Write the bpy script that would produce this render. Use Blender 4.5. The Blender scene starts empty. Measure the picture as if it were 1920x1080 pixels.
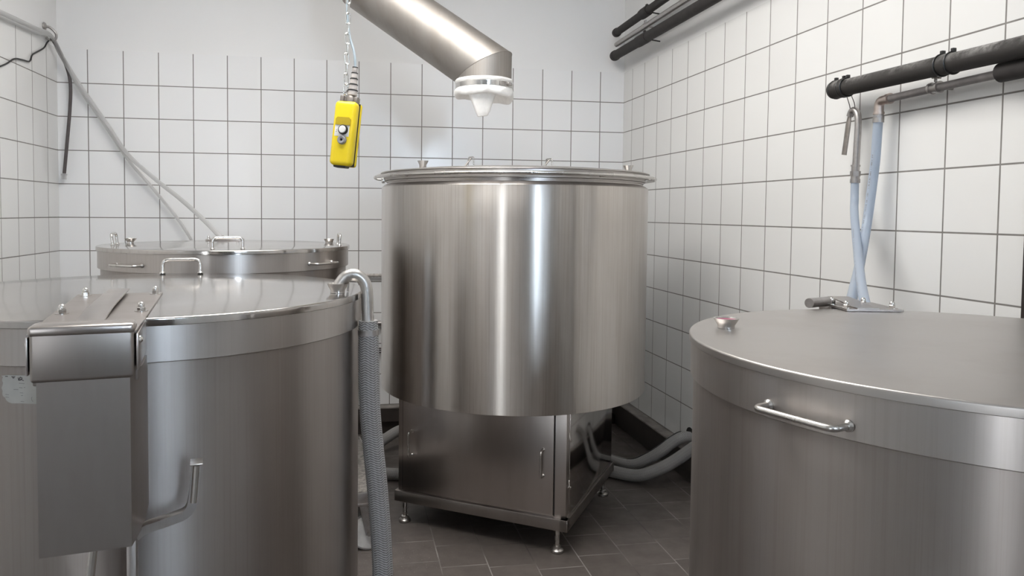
import bpy, bmesh, math, random
from mathutils import Vector, Matrix, Euler
random.seed(7)
PI = math.pi
sc = bpy.context.scene
COL = sc.collection

# ------------------------------------------------------------------ node helpers
class NT:
    def __init__(s, name):
        s.m = bpy.data.materials.new(name); s.m.use_nodes = True
        s.t = s.m.node_tree; s.t.nodes.clear()
        s.out = s.t.nodes.new('ShaderNodeOutputMaterial')
    def n(s, typ, **kw):
        nd = s.t.nodes.new(typ)
        for k, v in kw.items():
            if k.startswith('_'):
                setattr(nd, k[1:], v)
        return nd
    def put(s, sock, v):
        if hasattr(v, 'is_output') or isinstance(v, bpy.types.NodeSocket):
            s.t.links.new(v, sock)
        elif v is not None:
            sock.default_value = v
    def math(s, op, a, b=None, c=None, clamp=False):
        nd = s.t.nodes.new('ShaderNodeMath'); nd.operation = op; nd.use_clamp = clamp
        s.put(nd.inputs[0], a)
        if b is not None: s.put(nd.inputs[1], b)
        if c is not None: s.put(nd.inputs[2], c)
        return nd.outputs[0]
    def mix(s, f, a, b):
        nd = s.t.nodes.new('ShaderNodeMix'); nd.data_type = 'RGBA'
        s.put(nd.inputs[0], f); s.put(nd.inputs[6], a); s.put(nd.inputs[7], b)
        return nd.outputs[2]
    def vec(s, x, y, z):
        nd = s.t.nodes.new('ShaderNodeCombineXYZ')
        s.put(nd.inputs[0], x); s.put(nd.inputs[1], y); s.put(nd.inputs[2], z)
        return nd.outputs[0]
    def sep(s, v):
        nd = s.t.nodes.new('ShaderNodeSeparateXYZ'); s.put(nd.inputs[0], v)
        return nd.outputs
    def vmath(s, op, a, b=None, scale=None):
        nd = s.t.nodes.new('ShaderNodeVectorMath'); nd.operation = op
        s.put(nd.inputs[0], a)
        if b is not None: s.put(nd.inputs[1], b)
        if scale is not None: s.put(nd.inputs[3], scale)
        return nd.outputs[0]
    def noise(s, v, scale=5, detail=3, rough=.5):
        nd = s.t.nodes.new('ShaderNodeTexNoise')
        s.put(nd.inputs['Vector'], v); nd.inputs['Scale'].default_value = scale
        nd.inputs['Detail'].default_value = detail; nd.inputs['Roughness'].default_value = rough
        return nd.outputs[0]
    def ramp(s, f, a, b, lo=0.0, hi=1.0):
        nd = s.t.nodes.new('ShaderNodeMapRange')
        s.put(nd.inputs[0], f); nd.inputs[1].default_value = a; nd.inputs[2].default_value = b
        nd.inputs[3].default_value = lo; nd.inputs[4].default_value = hi
        nd.clamp = True
        return nd.outputs[0]
    def bump(s, h, strength=.3, dist=.002, normal=None):
        nd = s.t.nodes.new('ShaderNodeBump'); nd.inputs['Strength'].default_value = strength
        nd.inputs['Distance'].default_value = dist
        s.put(nd.inputs['Height'], h)
        if normal is not None: s.put(nd.inputs['Normal'], normal)
        return nd.outputs[0]
    def obj(s):
        return s.t.nodes.new('ShaderNodeTexCoord').outputs['Object']
    def uv(s):
        return s.t.nodes.new('ShaderNodeTexCoord').outputs['UV']
    def pos(s):
        return s.t.nodes.new('ShaderNodeNewGeometry').outputs['Position']
    def white(s, v):
        nd = s.t.nodes.new('ShaderNodeTexWhiteNoise'); s.put(nd.inputs['Vector'], v)
        return nd.outputs
    def bsdf(s, base=(.8,.8,.8,1), rough=.5, metal=0.0, normal=None, **kw):
        nd = s.t.nodes.new('ShaderNodeBsdfPrincipled')
        s.put(nd.inputs['Base Color'], base); s.put(nd.inputs['Roughness'], rough)
        s.put(nd.inputs['Metallic'], metal)
        if normal is not None: s.put(nd.inputs['Normal'], normal)
        for k, v in kw.items():
            s.put(nd.inputs[k.replace('_', ' ')], v)
        s.t.links.new(nd.outputs[0], s.out.inputs[0])
        return nd

def C4(r, g, b): return (r, g, b, 1)

# ------------------------------------------------------------------ materials
def steel_mat(name, base=(.50,.47,.45), rough=.3, aniso=.75, streak=.5, radial=True, stain=.25, var=1.0):
    """brushed stainless steel: scratches run around the vertical axis"""
    t = NT(name); o = t.obj(); x, y, z = t.sep(o)
    if radial:
        ang = t.math('ARCTAN2', y, x)
        vb = t.vec(t.math('MULTIPLY', ang, 2.0), 0.0, t.math('MULTIPLY', z, 160.0))
        vs = t.vec(t.math('MULTIPLY', ang, 7.0), 3.0, t.math('MULTIPLY', z, .7))
    else:
        vb = t.vec(t.math('MULTIPLY', x, 3.0), t.math('MULTIPLY', y, 3.0), t.math('MULTIPLY', z, 160.0))
        vs = t.vec(t.math('MULTIPLY', x, 5.0), t.math('MULTIPLY', y, 5.0), t.math('MULTIPLY', z, .9))
    brush = t.noise(vb, 3, 4, .65)
    drip = t.noise(vs, 2.2, 4, .6)
    blot = t.noise(o, 5.5, 4, .6)
    c0 = C4(*base); c1 = C4(base[0]*.76, base[1]*.725, base[2]*.69)
    col = t.mix(t.ramp(drip, .42, .68, 0, stain), c0, c1)
    if radial:          # fine dried runs down the side
        vf = t.vec(t.math('MULTIPLY', ang, 55.0), 8.0, t.math('MULTIPLY', z, .9))
        col = t.mix(t.ramp(t.noise(vf, 1.6, 4, .7), .48, .72, 0, min(1, stain*2.2)), col, c1)
    col = t.mix(t.ramp(blot, .5, .75, 0, stain*.6), col, c1)
    r = t.math('ADD', t.ramp(brush, .3, .7, rough-.008*var, rough+.010*var), t.ramp(drip, .35, .75, -.015*var, .03*var))
    tan = t.t.nodes.new('ShaderNodeTangent'); tan.direction_type = 'RADIAL'; tan.axis = 'Z'
    b = t.bsdf(col, r, 1.0)
    b.inputs['Anisotropic'].default_value = aniso
    b.inputs['Anisotropic Rotation'].default_value = .25
    t.t.links.new(tan.outputs[0], b.inputs['Tangent'])
    return t.m

def lid_mat(name, base=(.50,.47,.45), rough=.17):
    t = NT(name); o = t.obj(); x, y, z = t.sep(o)
    blot = t.noise(o, 4.5, 5, .62)
    fine = t.noise(t.vec(t.math('MULTIPLY', x, 4.0), t.math('MULTIPLY', y, 90.0), 0.0), 3, 3)
    col = t.mix(t.ramp(blot, .5, .8, 0, .35), C4(*base), C4(base[0]*.78, base[1]*.74, base[2]*.70))
    r = t.math('ADD', t.ramp(blot, .3, .75, rough-.015, rough+.035), t.ramp(fine, .3, .7, -.006, .008))
    t.bsdf(col, r, 1.0, t.bump(t.noise(o, 3.0, 2), .05, .01))
    return t.m

def plain_metal(name, base, rough, bumpy=0.0, scale=60):
    t = NT(name); o = t.obj(); nz = t.noise(o, scale, 3)
    col = t.mix(t.ramp(nz, .35, .7, 0, .18+bumpy*1.6), C4(*base), C4(base[0]*.75, base[1]*.73, base[2]*.7))
    t.bsdf(col, t.ramp(nz, .3, .7, rough-.02, rough+.03), 1.0, t.bump(nz, bumpy, .001) if bumpy else None)
    return t.m

def dull(name, base, rough=.6, var=.2, scale=20, bumpy=.0, **kw):
    t = NT(name); o = t.obj(); nz = t.noise(o, scale, 4)
    col = t.mix(t.ramp(nz, .35, .7, 0, 1), C4(*base), C4(*[min(1, c*(1-var)) for c in base]))
    t.bsdf(col, rough, 0.0, t.bump(nz, bumpy, .002) if bumpy else None, **kw)
    return t.m

def tile_wall(name, axis, off, row0=2.18, top=2.38, bottom=.18, base=(.80,.80,.79)):
    """glazed white 20 cm tiles with grey grout up to 2.38 m, painted plaster above"""
    t = NT(name); p = t.pos(); x, y, z = t.sep(p)
    u = t.math('DIVIDE', t.math('SUBTRACT', (x, y)[axis], off), .2)
    v = t.math('DIVIDE', t.math('SUBTRACT', z, row0), .2)
    fu = t.math('ABSOLUTE', t.math('SUBTRACT', t.math('FRACT', t.math('ADD', u, .5)), .5))   # distance to a joint
    fv = t.math('ABSOLUTE', t.math('SUBTRACT', t.math('FRACT', t.math('ADD', v, .5)), .5))
    notop = t.math('LESS_THAN', z, top-.03)
    fv = t.math('ADD', fv, t.math('MULTIPLY', t.math('SUBTRACT', 1.0, notop), 1.0))
    d = t.math('MINIMUM', fu, fv)
    tile = t.ramp(d, .0105, .0165)            # 0 = grout, 1 = tile face
    istile = t.math('LESS_THAN', z, top)
    cell = t.vec(t.math('FLOOR', u), t.math('FLOOR', v), float(axis)+1)
    wn = t.white(cell)
    tint = t.ramp(wn[0], 0, 1, .0, 1.0)
    tc = t.mix(tint, C4(*base), C4(base[0]*.965, base[1]*.962, base[2]*.96))
    gn = t.noise(p, 30, 3)
    gc = t.mix(gn, C4(.15,.14,.13), C4(.27,.255,.24))
    ct = t.mix(tile, gc, tc)
    pn = t.noise(p, 2.2, 4)
    pc = t.mix(pn, C4(.83,.83,.828), C4(.78,.78,.778))
    col = t.mix(istile, pc, ct)
    rough = t.math('ADD', t.math('MULTIPLY', t.math('MULTIPLY', tile, istile), -.57), .75)
    # every tile is set at a very slightly different angle
    geo = t.t.nodes.new('ShaderNodeNewGeometry')
    tilt = t.vmath('SCALE', t.vmath('SUBTRACT', wn[1], (.5,.5,.5)), scale=t.math('MULTIPLY', istile, .02))
    nrm = t.vmath('NORMALIZE', t.vmath('ADD', geo.outputs['Normal'], tilt))
    h = t.math('ADD', t.math('MULTIPLY', t.math('MULTIPLY', tile, istile), 1.0), t.math('MULTIPLY', t.noise(p, 7, 2), .25))
    nb = t.bump(h, .25, .0025, nrm)
    t.bsdf(col, rough, 0.0, nb)
    return t.m

def floor_mat():
    t = NT('quarry_tile_floor'); p = t.pos(); x, y, z = t.sep(p)
    u = t.math('DIVIDE', t.math('ADD', x, 1.66), .1925)
    ci = t.math('FLOOR', u)
    sh = t.math('MULTIPLY', t.white(t.vec(ci, 3.0, 1.0))[0], .9)
    v = t.math('ADD', t.math('DIVIDE', t.math('ADD', y, 1.68), .1925), sh)
    fu = t.math('ABSOLUTE', t.math('SUBTRACT', t.math('FRACT', t.math('ADD', u, .5)), .5))
    fv = t.math('ABSOLUTE', t.math('SUBTRACT', t.math('FRACT', t.math('ADD', v, .5)), .5))
    d = t.math('MINIMUM', fu, fv)
    tile = t.ramp(d, .008, .016)
    wn = t.white(t.vec(ci, t.math('FLOOR', v), 5.0))
    n1 = t.noise(p, 9, 5, .6); n2 = t.noise(p, 90, 3)
    base = t.mix(wn[0], C4(.105,.090,.081), C4(.130,.112,.101))
    base = t.mix(t.ramp(n1, .35, .7, 0, .6), base, C4(.080,.069,.063))
    gn = t.noise(p, 2.6, 3)
    grout = t.mix(t.ramp(gn, .42, .58), C4(.06,.052,.047), C4(.27,.25,.235))
    col = t.mix(tile, grout, base)
    # pale spilt malt dust in a loose patch
    dx = t.math('ADD', x, 1.63); dy = t.math('ADD', y, 1.86)
    rr = t.math('SQRT', t.math('ADD', t.math('MULTIPLY', dx, dx), t.math('MULTIPLY', t.math('MULTIPLY', dy, dy), .8)))
    near = t.ramp(rr, .04, .34, 1.0, 0.0)
    vor = t.noise(p, 150, 2)
    spk = t.math('MULTIPLY', t.ramp(vor, .66, .72), near)
    col = t.mix(t.math('MULTIPLY', spk, .75), col, C4(.45,.42,.38))
    rough = t.ramp(n1, .3, .7, .38, .6)
    h = t.math('ADD', tile, t.math('MULTIPLY', n2, .25))
    t.bsdf(col, rough, 0.0, t.bump(h, .25, .002))
    return t.m

def plaster(name, base):
    t = NT(name); p = t.pos(); n = t.noise(p, 2.5, 4)
    t.bsdf(t.mix(n, C4(*base), C4(*[c*.93 for c in base])), .75, 0.0, t.bump(t.noise(p, 40, 3), .05, .002))
    return t.m

def braid_mat(name, light, dark, nu=15, kv=1050.0):
    """woven sheath: rows of small chevrons, u around the hose, v (metres) along it"""
    t = NT(name); u, v, _ = t.sep(t.uv())
    zig = t.math('PINGPONG', t.math('MULTIPLY', u, float(nu)), 1.0)
    ph = t.math('ADD', t.math('MULTIPLY', v, kv), t.math('MULTIPLY', zig, 5.2))
    s1 = t.math('ADD', t.math('MULTIPLY', t.math('SINE', ph), .5), .5)
    rib = t.math('ADD', t.math('MULTIPLY', t.math('SINE', t.math('MULTIPLY', u, nu*PI*2)), .5), .5)
    w = t.math('ADD', t.math('MULTIPLY', s1, .8), t.math('MULTIPLY', rib, .2))
    nz = t.noise(t.obj(), 14, 3)
    col = t.mix(t.ramp(w, .22, .62), C4(*dark), C4(*light))
    col = t.mix(t.ramp(nz, .45, .75, 0, .3), col, C4(*[c*.7 for c in light]))
    t.bsdf(col, .55, 0.0, t.bump(w, .5, .0015))
    return t.m

def clear_hose(name, tint, alpha_mix=.45, rough=.12):
    t = NT(name)
    g = t.t.nodes.new('ShaderNodeBsdfPrincipled')
    g.inputs['Base Color'].default_value = C4(*tint); g.inputs['Roughness'].default_value = rough
    g.inputs['IOR'].default_value = 1.45
    tr = t.t.nodes.new('ShaderNodeBsdfTranslucent'); tr.inputs[0].default_value = C4(*tint)
    m1 = t.t.nodes.new('ShaderNodeMixShader'); m1.inputs[0].default_value = .45
    t.t.links.new(g.outputs[0], m1.inputs[1]); t.t.links.new(tr.outputs[0], m1.inputs[2])
    tp = t.t.nodes.new('ShaderNodeBsdfTransparent'); tp.inputs[0].default_value = C4(*[min(1, c*1.05) for c in tint])
    lw = t.t.nodes.new('ShaderNodeLayerWeight'); lw.inputs[0].default_value = .35
    f = t.math('MULTIPLY', t.math('SUBTRACT', 1.0, lw.outputs['Facing']), alpha_mix)
    m2 = t.t.nodes.new('ShaderNodeMixShader'); t.t.links.new(f, m2.inputs[0])
    t.t.links.new(m1.outputs[0], m2.inputs[1]); t.t.links.new(tp.outputs[0], m2.inputs[2])
    t.t.links.new(m2.outputs[0], t.out.inputs[0])
    return t.m

def emit(name, col, strength):
    t = NT(name); e = t.t.nodes.new('ShaderNodeEmission')
    e.inputs[0].default_value = C4(*col); e.inputs[1].default_value = strength
    t.t.links.new(e.outputs[0], t.out.inputs[0]); return t.m

M = {}
M['kettle'] = steel_mat('brushed_steel_kettle', (.58,.55,.52), .30, .97, 1.0, stain=.35)
M['tank'] = steel_mat('brushed_steel_tank', (.38,.347,.328), .40, .85, 1.0, stain=.16)
M['band'] = steel_mat('brushed_steel_band', (.50,.47,.45), .34, .75, .8, stain=.14)
M['lid'] = lid_mat('satin_steel_lid', (.50,.475,.455), .10)
M['lid_worn'] = lid_mat('worn_steel_lid', (.50,.475,.455), .36)
M['sheet'] = steel_mat('brushed_steel_sheet', (.48,.445,.425), .30, .2, .8, radial=False, stain=.3)
M['sheet_dull'] = steel_mat('dull_steel_sheet', (.36,.33,.312), .38, 0.0, .8, radial=False, stain=.35)
M['rod'] = plain_metal('polished_steel_rod', (.62,.60,.58), .27, 0.0, 9)
M['nut'] = plain_metal('polished_nut', (.70,.68,.66), .18, 0.0, 9)
M['duct'] = steel_mat('matt_steel_duct', (.36,.337,.315), .52, 0.0, .4, radial=False, stain=.45)
M['duct_v'] = steel_mat('matt_steel_duct_end', (.40,.375,.35), .52, 0.0, .4, stain=.3)
M['hose_end'] = plain_metal('scuffed_steel_pipe', (.60,.58,.56), .34, .15, 40)
M['braid'] = braid_mat('woven_grey_sheath', (.40,.39,.385), (.15,.145,.14))
M['braid2'] = braid_mat('woven_grey_sheath_fine', (.38,.37,.36), (.23,.225,.22), 14, 1100.0)
M['blackstripe'] = dull('black_stripe', (.02,.02,.02), .5)
M['blue'] = clear_hose('milky_blue_hose', (.60,.665,.755), .20, .2)
M['clear'] = clear_hose('clear_hose', (.80,.80,.80), .62, .12)
M['darkhose'] = dull('dark_rubber_hose', (.085,.07,.07), .4, .3, 20)
M['foam'] = dull('black_foam_insulation', (.030,.026,.025), .75, .35, 25, .25)
def dusty():
    t = NT('dusty_black_insulation'); p = t.obj(); x, y, z = t.sep(p)
    n = t.noise(p, 26, 5, .65); n3 = t.noise(p, 5, 2)
    geo = t.t.nodes.new('ShaderNodeNewGeometry')
    nz = t.sep(geo.outputs['Normal'])[2]
    up = t.ramp(nz, -.1, .8)
    f = t.math('MULTIPLY', t.math('MULTIPLY', t.ramp(n, .40, .60), up), t.ramp(n3, .38, .6, .12, 1.0))
    t.bsdf(t.mix(f, C4(.026,.023,.021), C4(.30,.29,.28)), .7, 0.0, t.bump(n, .3, .003))
    return t.m
M['dusty'] = dusty()
M['galv'] = plain_metal('galvanised_pipe', (.46,.44,.43), .40, .2, 70)
M['greypipe'] = dull('grey_pipe_paint', (.20,.185,.18), .5, .35, 30, .1)
M['copper'] = plain_metal('tarnished_brass', (.60,.52,.48), .34, .2, 60)
M['yellow'] = dull('yellow_plastic', (.88,.66,.012), .34, .06, 6)
M['black'] = dull('black_plastic', (.018,.018,.018), .35, .3, 20)
M['greyplastic'] = dull('grey_plastic', (.27,.27,.28), .4, .1, 20)
M['white'] = dull('white_plastic', (.82,.82,.80), .35, .05, 20)
M['cream'] = dull('whitish_rubber', (.62,.57,.54), .5, .4, 45, .2)
M['cloth'] = dull('white_cotton', (.84,.835,.82), .9, .06, 60, .4)
M['paper'] = dull('worn_paper', (.50,.49,.46), .75, .18, 14)
M['ink'] = dull('faded_ink', (.11,.10,.10), .8, .3, 60)
M['ink_faint'] = dull('very_faded_ink', (.30,.29,.28), .8, .3, 60)
M['pink'] = dull('dried_pink_residue', (.48,.16,.24), .5, .35, 30)
M['wheel'] = dull('white_nylon_wheel', (.62,.60,.57), .5, .25, 25)
M['grit'] = dull('gritty_board', (.26,.24,.22), .85, .6, 60, .6)
M['chain'] = plain_metal('zinc_chain', (.80,.80,.79), .22)
M['cable'] = dull('pale_blue_cable', (.42,.50,.56), .45, .1, 20)
M['dirty_steel'] = plain_metal('dirty_steel', (.36,.33,.31), .42, .3, 60)
M['post'] = dull('dark_brown_steel_post', (.035,.027,.025), .45, .2, 10)
M['curb'] = dull('worn_grey_curb', (.30,.275,.255), .6, .45, 14, .2)
M['curb_front'] = dull('dark_brown_skirting_tile', (.055,.046,.042), .35, .3, 9)
M['hole'] = dull('dark_hole', (.015,.013,.012), .9)

# ------------------------------------------------------------------ geometry helpers
class MB:
    def __init__(s):
        s.bm = bmesh.new(); s.uvl = s.bm.loops.layers.uv.new('UVMap')
    def _x(s, verts, mat):
        if mat is not None:
            for v in verts: v.co = mat @ v.co
    def box(s, x0, x1, y0, y1, z0, z1, bevel=0, seg=2, mat=None):
        r = bmesh.ops.create_cube(s.bm, size=1)
        vs = r['verts']
        for v in vs:
            v.co = Vector(((x0+x1)/2+v.co.x*(x1-x0), (y0+y1)/2+v.co.y*(y1-y0), (z0+z1)/2+v.co.z*(z1-z0)))
        if bevel:
            es = list({e for v in vs for e in v.link_edges})
            r = bmesh.ops.bevel(s.bm, geom=es, offset=bevel, segments=seg, affect='EDGES', profile=.5)
            vs = list({v for f in r['faces'] for v in f.verts} | set(v for v in vs if v.is_valid))
        s._x(vs, mat); return s
    def lathe(s, prof, n=96, center=(0,0), mat=None, cap=False):
        """prof: list of (r, z); r == 0 closes with a pole"""
        rings = []
        vs = []
        for r, z in prof:
            if r < 1e-6:
                v = s.bm.verts.new((center[0], center[1], z)); rings.append([v]); vs.append(v)
            else:
                ring = [s.bm.verts.new((center[0]+r*math.cos(2*PI*i/n), center[1]+r*math.sin(2*PI*i/n), z)) for i in range(n)]
                rings.append(ring); vs += ring
        for a, b in zip(rings[:-1], rings[1:]):
            for i in range(n):
                j = (i+1) % n
                if len(a) == 1 and len(b) == 1: continue
                if len(a) == 1: s.bm.faces.new((a[0], b[j], b[i]))
                elif len(b) == 1: s.bm.faces.new((a[i], a[j], b[0]))
                else: s.bm.faces.new((a[i], a[j], b[j], b[i]))
        if cap:
            for rg, flip in ((rings[0], True), (rings[-1], False)):
                if len(rg) > 1: s.bm.faces.new(rg[::-1] if flip else rg)
        s._x(vs, mat); return s
    def tube(s, pts, r, n=16, cap=True, radii=None, flat=None, closed=False):
        pts = [Vector(p) for p in pts]
        L = len(pts)
        tans = []
        for i in range(L):
            a = pts[(i-1) % L] if (closed or i > 0) else pts[i]
            b = pts[(i+1) % L] if (closed or i < L-1) else pts[i]
            tans.append((b-a).normalized())
        t0 = tans[0]
        ref = Vector((0,0,1)) if abs(t0.z) < .9 else Vector((1,0,0))
        u = t0.cross(ref).normalized()
        rings = []; dist = 0; ds = []
        for i, (p, t) in enumerate(zip(pts, tans)):
            if i:
                dist += (p-pts[i-1]).length
                u = (u - t*u.dot(t)).normalized()
            w = t.cross(u)
            rr = radii[i] if radii else r
            ring = []
            for k in range(n):
                a = 2*PI*k/n
                off = u*math.cos(a)*rr + w*math.sin(a)*rr
                if flat: off = u*math.cos(a)*rr + w*math.sin(a)*rr*flat
                ring.append(s.bm.verts.new(p+off))
            rings.append(ring); ds.append(dist)
        m = L if closed else L-1
        for i in range(m):
            a, b = rings[i], rings[(i+1) % L]
            for k in range(n):
                j = (k+1) % n
                f = s.bm.faces.new((a[k], a[j], b[j], b[k]))
                uvs = ((k/n, ds[i]), ((k+1)/n, ds[i]), ((k+1)/n, ds[min(i+1, L-1)]), (k/n, ds[min(i+1, L-1)]))
                for lp, q in zip(f.loops, uvs): lp[s.uvl].uv = q
        if cap and not closed:
            s.bm.faces.new(rings[0][::-1]); s.bm.faces.new(rings[-1])
        return s
    def prism(s, outline, z0, z1, mat=None):
        a = [s.bm.verts.new((x, y, z0)) for x, y in outline]; b = [s.bm.verts.new((x, y, z1)) for x, y in outline]
        s.bm.faces.new(a[::-1]); s.bm.faces.new(b)
        n = len(a)
        for i in range(n):
            j = (i+1) % n; s.bm.faces.new((a[i], a[j], b[j], b[i]))
        s._x(a+b, mat); return s
    def quad(s, *pts):
        s.bm.faces.new([s.bm.verts.new(p) for p in pts]); return s
    def sheet(s, path, x0, x1, th):
        """a bent flat bar: path of (y, z), extruded from x0 to x1"""
        P = [Vector((0, y, z)) for y, z in path]; nn = []
        for i in range(len(P)):
            d = (P[min(i+1, len(P)-1)]-P[max(i-1, 0)]).normalized(); nn.append(Vector((0, -d.z, d.y)))
        rows = []
        for p, nrm in zip(P, nn):
            if nrm.z < 0: nrm = -nrm
            q = p+nrm*th
            rows.append([s.bm.verts.new((x, v.y, v.z)) for x, v in ((x0, p), (x1, p), (x1, q), (x0, q))])
        for a, b in zip(rows[:-1], rows[1:]):
            for k in range(4):
                j = (k+1) % 4; s.bm.faces.new((a[k], a[j], b[j], b[k]))
        s.bm.faces.new(rows[0][::-1]); s.bm.faces.new(rows[-1]); return s

def W(o):
    """world matrix of a thing or part from its own transform"""
    m = Matrix.LocRotScale(o.location, o.rotation_euler, None)
    return W(o.parent) @ m if o.parent else m

def finish(name, mb, mat, parent=None, world=False, angle=35, loc=None):
    bm = mb.bm
    bmesh.ops.remove_doubles(bm, verts=bm.verts, dist=1e-6)
    bmesh.ops.recalc_face_normals(bm, faces=bm.faces)
    me = bpy.data.meshes.new(name)
    o = bpy.data.objects.new(name, me); COL.objects.link(o)
    if parent: o.parent = parent
    if loc is not None: o.location = loc
    if world:
        bm.transform(W(o).inverted())
    bm.to_mesh(me); bm.free()
    me.materials.append(mat)
    for p in me.polygons: p.use_smooth = True
    me.set_sharp_from_angle(angle=math.radians(angle))
    return o

def tag(o, label=None, cat=None, group=None, kind=None):
    if label: o['label'] = label
    if cat: o['category'] = cat
    if group: o['group'] = group
    if kind: o['kind'] = kind
    return o

def thing(name, label, cat, loc=(0,0,0), rz=0, group=None, rot=None):
    o = bpy.data.objects.new(name, None); COL.objects.link(o)
    o.empty_display_size = .05
    o.location = loc; o.rotation_euler = rot if rot else (0,0,rz)
    return tag(o, label, cat, group)

def struct(name, mb, mat, parent=None, angle=35):
    o = finish(name, mb, mat, parent, angle=angle)
    if not parent: o['kind'] = 'structure'
    return o

def clone(o, parent, loc=None, rot=None):
    c = o.copy(); COL.objects.link(c); c.parent = parent
    if loc is not None: c.location = loc
    if rot is not None: c.rotation_euler = rot
    for ch in o.children: clone(ch, c)
    return c

def spline(pts, n=10):
    """Catmull-Rom through the points"""
    P = [Vector(p) for p in pts]; P = [P[0]*2-P[1]] + P + [P[-1]*2-P[-2]]
    out = []
    for i in range(1, len(P)-2):
        a, b, c, d = P[i-1:i+3]
        for k in range(n):
            t = k/n
            out.append(.5*((2*b)+(c-a)*t+(2*a-5*b+4*c-d)*t*t+(3*b-a-3*c+d)*t**3))
    out.append(P[-2]); return out

def rounded(pts, rad, n=6):
    """polyline with its corners rounded"""
    P = [Vector(p) for p in pts]; out = [P[0]]
    for a, b, c in zip(P[:-2], P[1:-1], P[2:]):
        d1 = (a-b); d2 = (c-b); r = min(rad, d1.length*.49, d2.length*.49)
        p = b+d1.normalized()*r; q = b+d2.normalized()*r
        for k in range(n+1):
            t = k/n; out.append((1-t)**2*p+2*t*(1-t)*b+t*t*q)
    out.append(P[-1]); return out

# ------------------------------------------------------------------ camera
cam = bpy.data.cameras.new('camera'); co = bpy.data.objects.new('camera', cam); COL.objects.link(co)
sc.camera = co
yaw, pit, rol = CAM_YAW, CAM_PITCH, CAM_ROLL = 0.1736, -0.0428, 0.0091
fw = Vector((math.sin(yaw)*math.cos(pit), math.cos(yaw)*math.cos(pit), math.sin(pit)))
rt = Vector((math.cos(yaw), -math.sin(yaw), 0)); up = rt.cross(fw)
r2 = rt*math.cos(rol)+up*math.sin(rol); u2 = up*math.cos(rol)-rt*math.sin(rol)
mw = Matrix((r2, u2, -fw)).transposed().to_4x4(); mw.translation = Vector((-1.8463, -4.7907, 1.4277))
co.matrix_world = mw
cam.sensor_width = 36; cam.lens = 1388.37/1920*36
cam.shift_x = (960-891.8)/1920; cam.shift_y = (458.9-540)/1920
cam.clip_start = .05

# ------------------------------------------------------------------ room
XL, YF, ZC = -3.534, -8.2, 3.35
struct('floor', MB().box(XL-.1, .1, YF-.1, .1, -.1, 0), floor_mat())
struct('wall_back', MB().box(XL-.1, .1, 0, .1, 0, ZC), tile_wall('tiled_back_wall', 0, -.1658, base=(.85,.855,.86)))  # extra brightness put into this wall's colour, where the lamps light it less
struct('wall_right', MB().box(0, .1, YF, 0, 0, ZC), tile_wall('tiled_right_wall', 1, -.152))
struct('wall_left', MB().box(XL-.1, XL, YF, 0, 0, ZC), tile_wall('tiled_left_wall', 1, -.158))
struct('ceiling', MB().box(XL-.1, .1, YF-.1, .1, ZC, ZC+.1), plaster('white_ceiling', (.80,.80,.79)))
# front wall behind the camera, with a window on its right
WX0, WX1, WZ0, WZ1 = -.64, -.13, 1.55, 3.05
mb = MB()
mb.box(XL-.1, WX0, YF-.1, YF, 0, ZC); mb.box(WX1, .1, YF-.1, YF, 0, ZC)
mb.box(WX0, WX1, YF-.1, YF, 0, WZ0); mb.box(WX0, WX1, YF-.1, YF, WZ1, ZC)
struct('wall_front', mb, plaster('brown_grey_front_wall', (.12,.105,.095)))
wf = MB()
for a, b, c, d in ((WX0, WX0+.05, WZ0, WZ1), (WX1-.05, WX1, WZ0, WZ1), (WX0, WX1, WZ0, WZ0+.05), (WX0, WX1, WZ1-.05, WZ1), (WX0, WX1, 2.1, 2.14)):
    wf.box(a, b, YF-.07, YF-.02, c, d)
win = struct('window_1', wf, M['white'])
# skirting kerbs along the back and right walls: overhanging ledge over a recessed dark tile base
mb = MB(); mb.box(XL, 0, -.072, 0, .088, .18, .004)
o = struct('baseboard_back', mb, M['curb'])
struct('baseboard_back_riser', MB().box(XL, 0, -.0735, -.0715, .088, .172), M['curb_front'], o)
struct('baseboard_back_foot', MB().box(XL, 0, -.034, 0, 0, .088), M['curb_front'], o)
mb = MB(); mb.box(-.072, 0, YF, -.072, .088, .18, .004)
o = struct('baseboard_right', mb, M['curb'])
struct('baseboard_right_riser', MB().box(-.0735, -.0715, YF, -.0735, .088, .172), M['curb_front'], o)
struct('baseboard_right_foot', MB().box(-.034, 0, YF, -.034, 0, .088), M['curb_front'], o)
struct('trim_1', MB().box(-.025, 0, -3.18, -3.058, 0, ZC-.001, .004), M['post'])

# ------------------------------------------------------------------ small hardware
def nut_mesh(r=.0066):
    mb = MB()
    mb.lathe([(0,0), (r*1.9,0), (r*1.9,.0015), (0,.0015)], 24)
    mb.lathe([(0,.0015), (r*1.15,.0015), (r*1.15,.0075), (r*1.02,.0085), (0,.0085)], 6)
    mb.lathe([(r*.93,.0080), (r*.93,.0125)] + [(r*.93*math.cos(a), .0125+r*.93*math.sin(a)) for a in [PI/2*k/6 for k in range(1,6)]] + [(0,.0125+r*.93)], 20)
    return mb
def u_handle(p0, p1, out, h, r=.006, rad=.022):
    """bail: feet at p0 and p1, standing off by h along out"""
    p0, p1, out = Vector(p0), Vector(p1), Vector(out).normalized()
    mb = MB(); mb.tube(rounded([p0, p0+out*h, p1+out*h, p1], rad, 7), r, 14)
    for p in (p0, p1):
        mb.tube([p, p+out*.0025], r*1.75, 16); mb.tube([p+out*.0025, p+out*.006], r, 16, radii=[r*1.7, r*1.05])
    return mb
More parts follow.
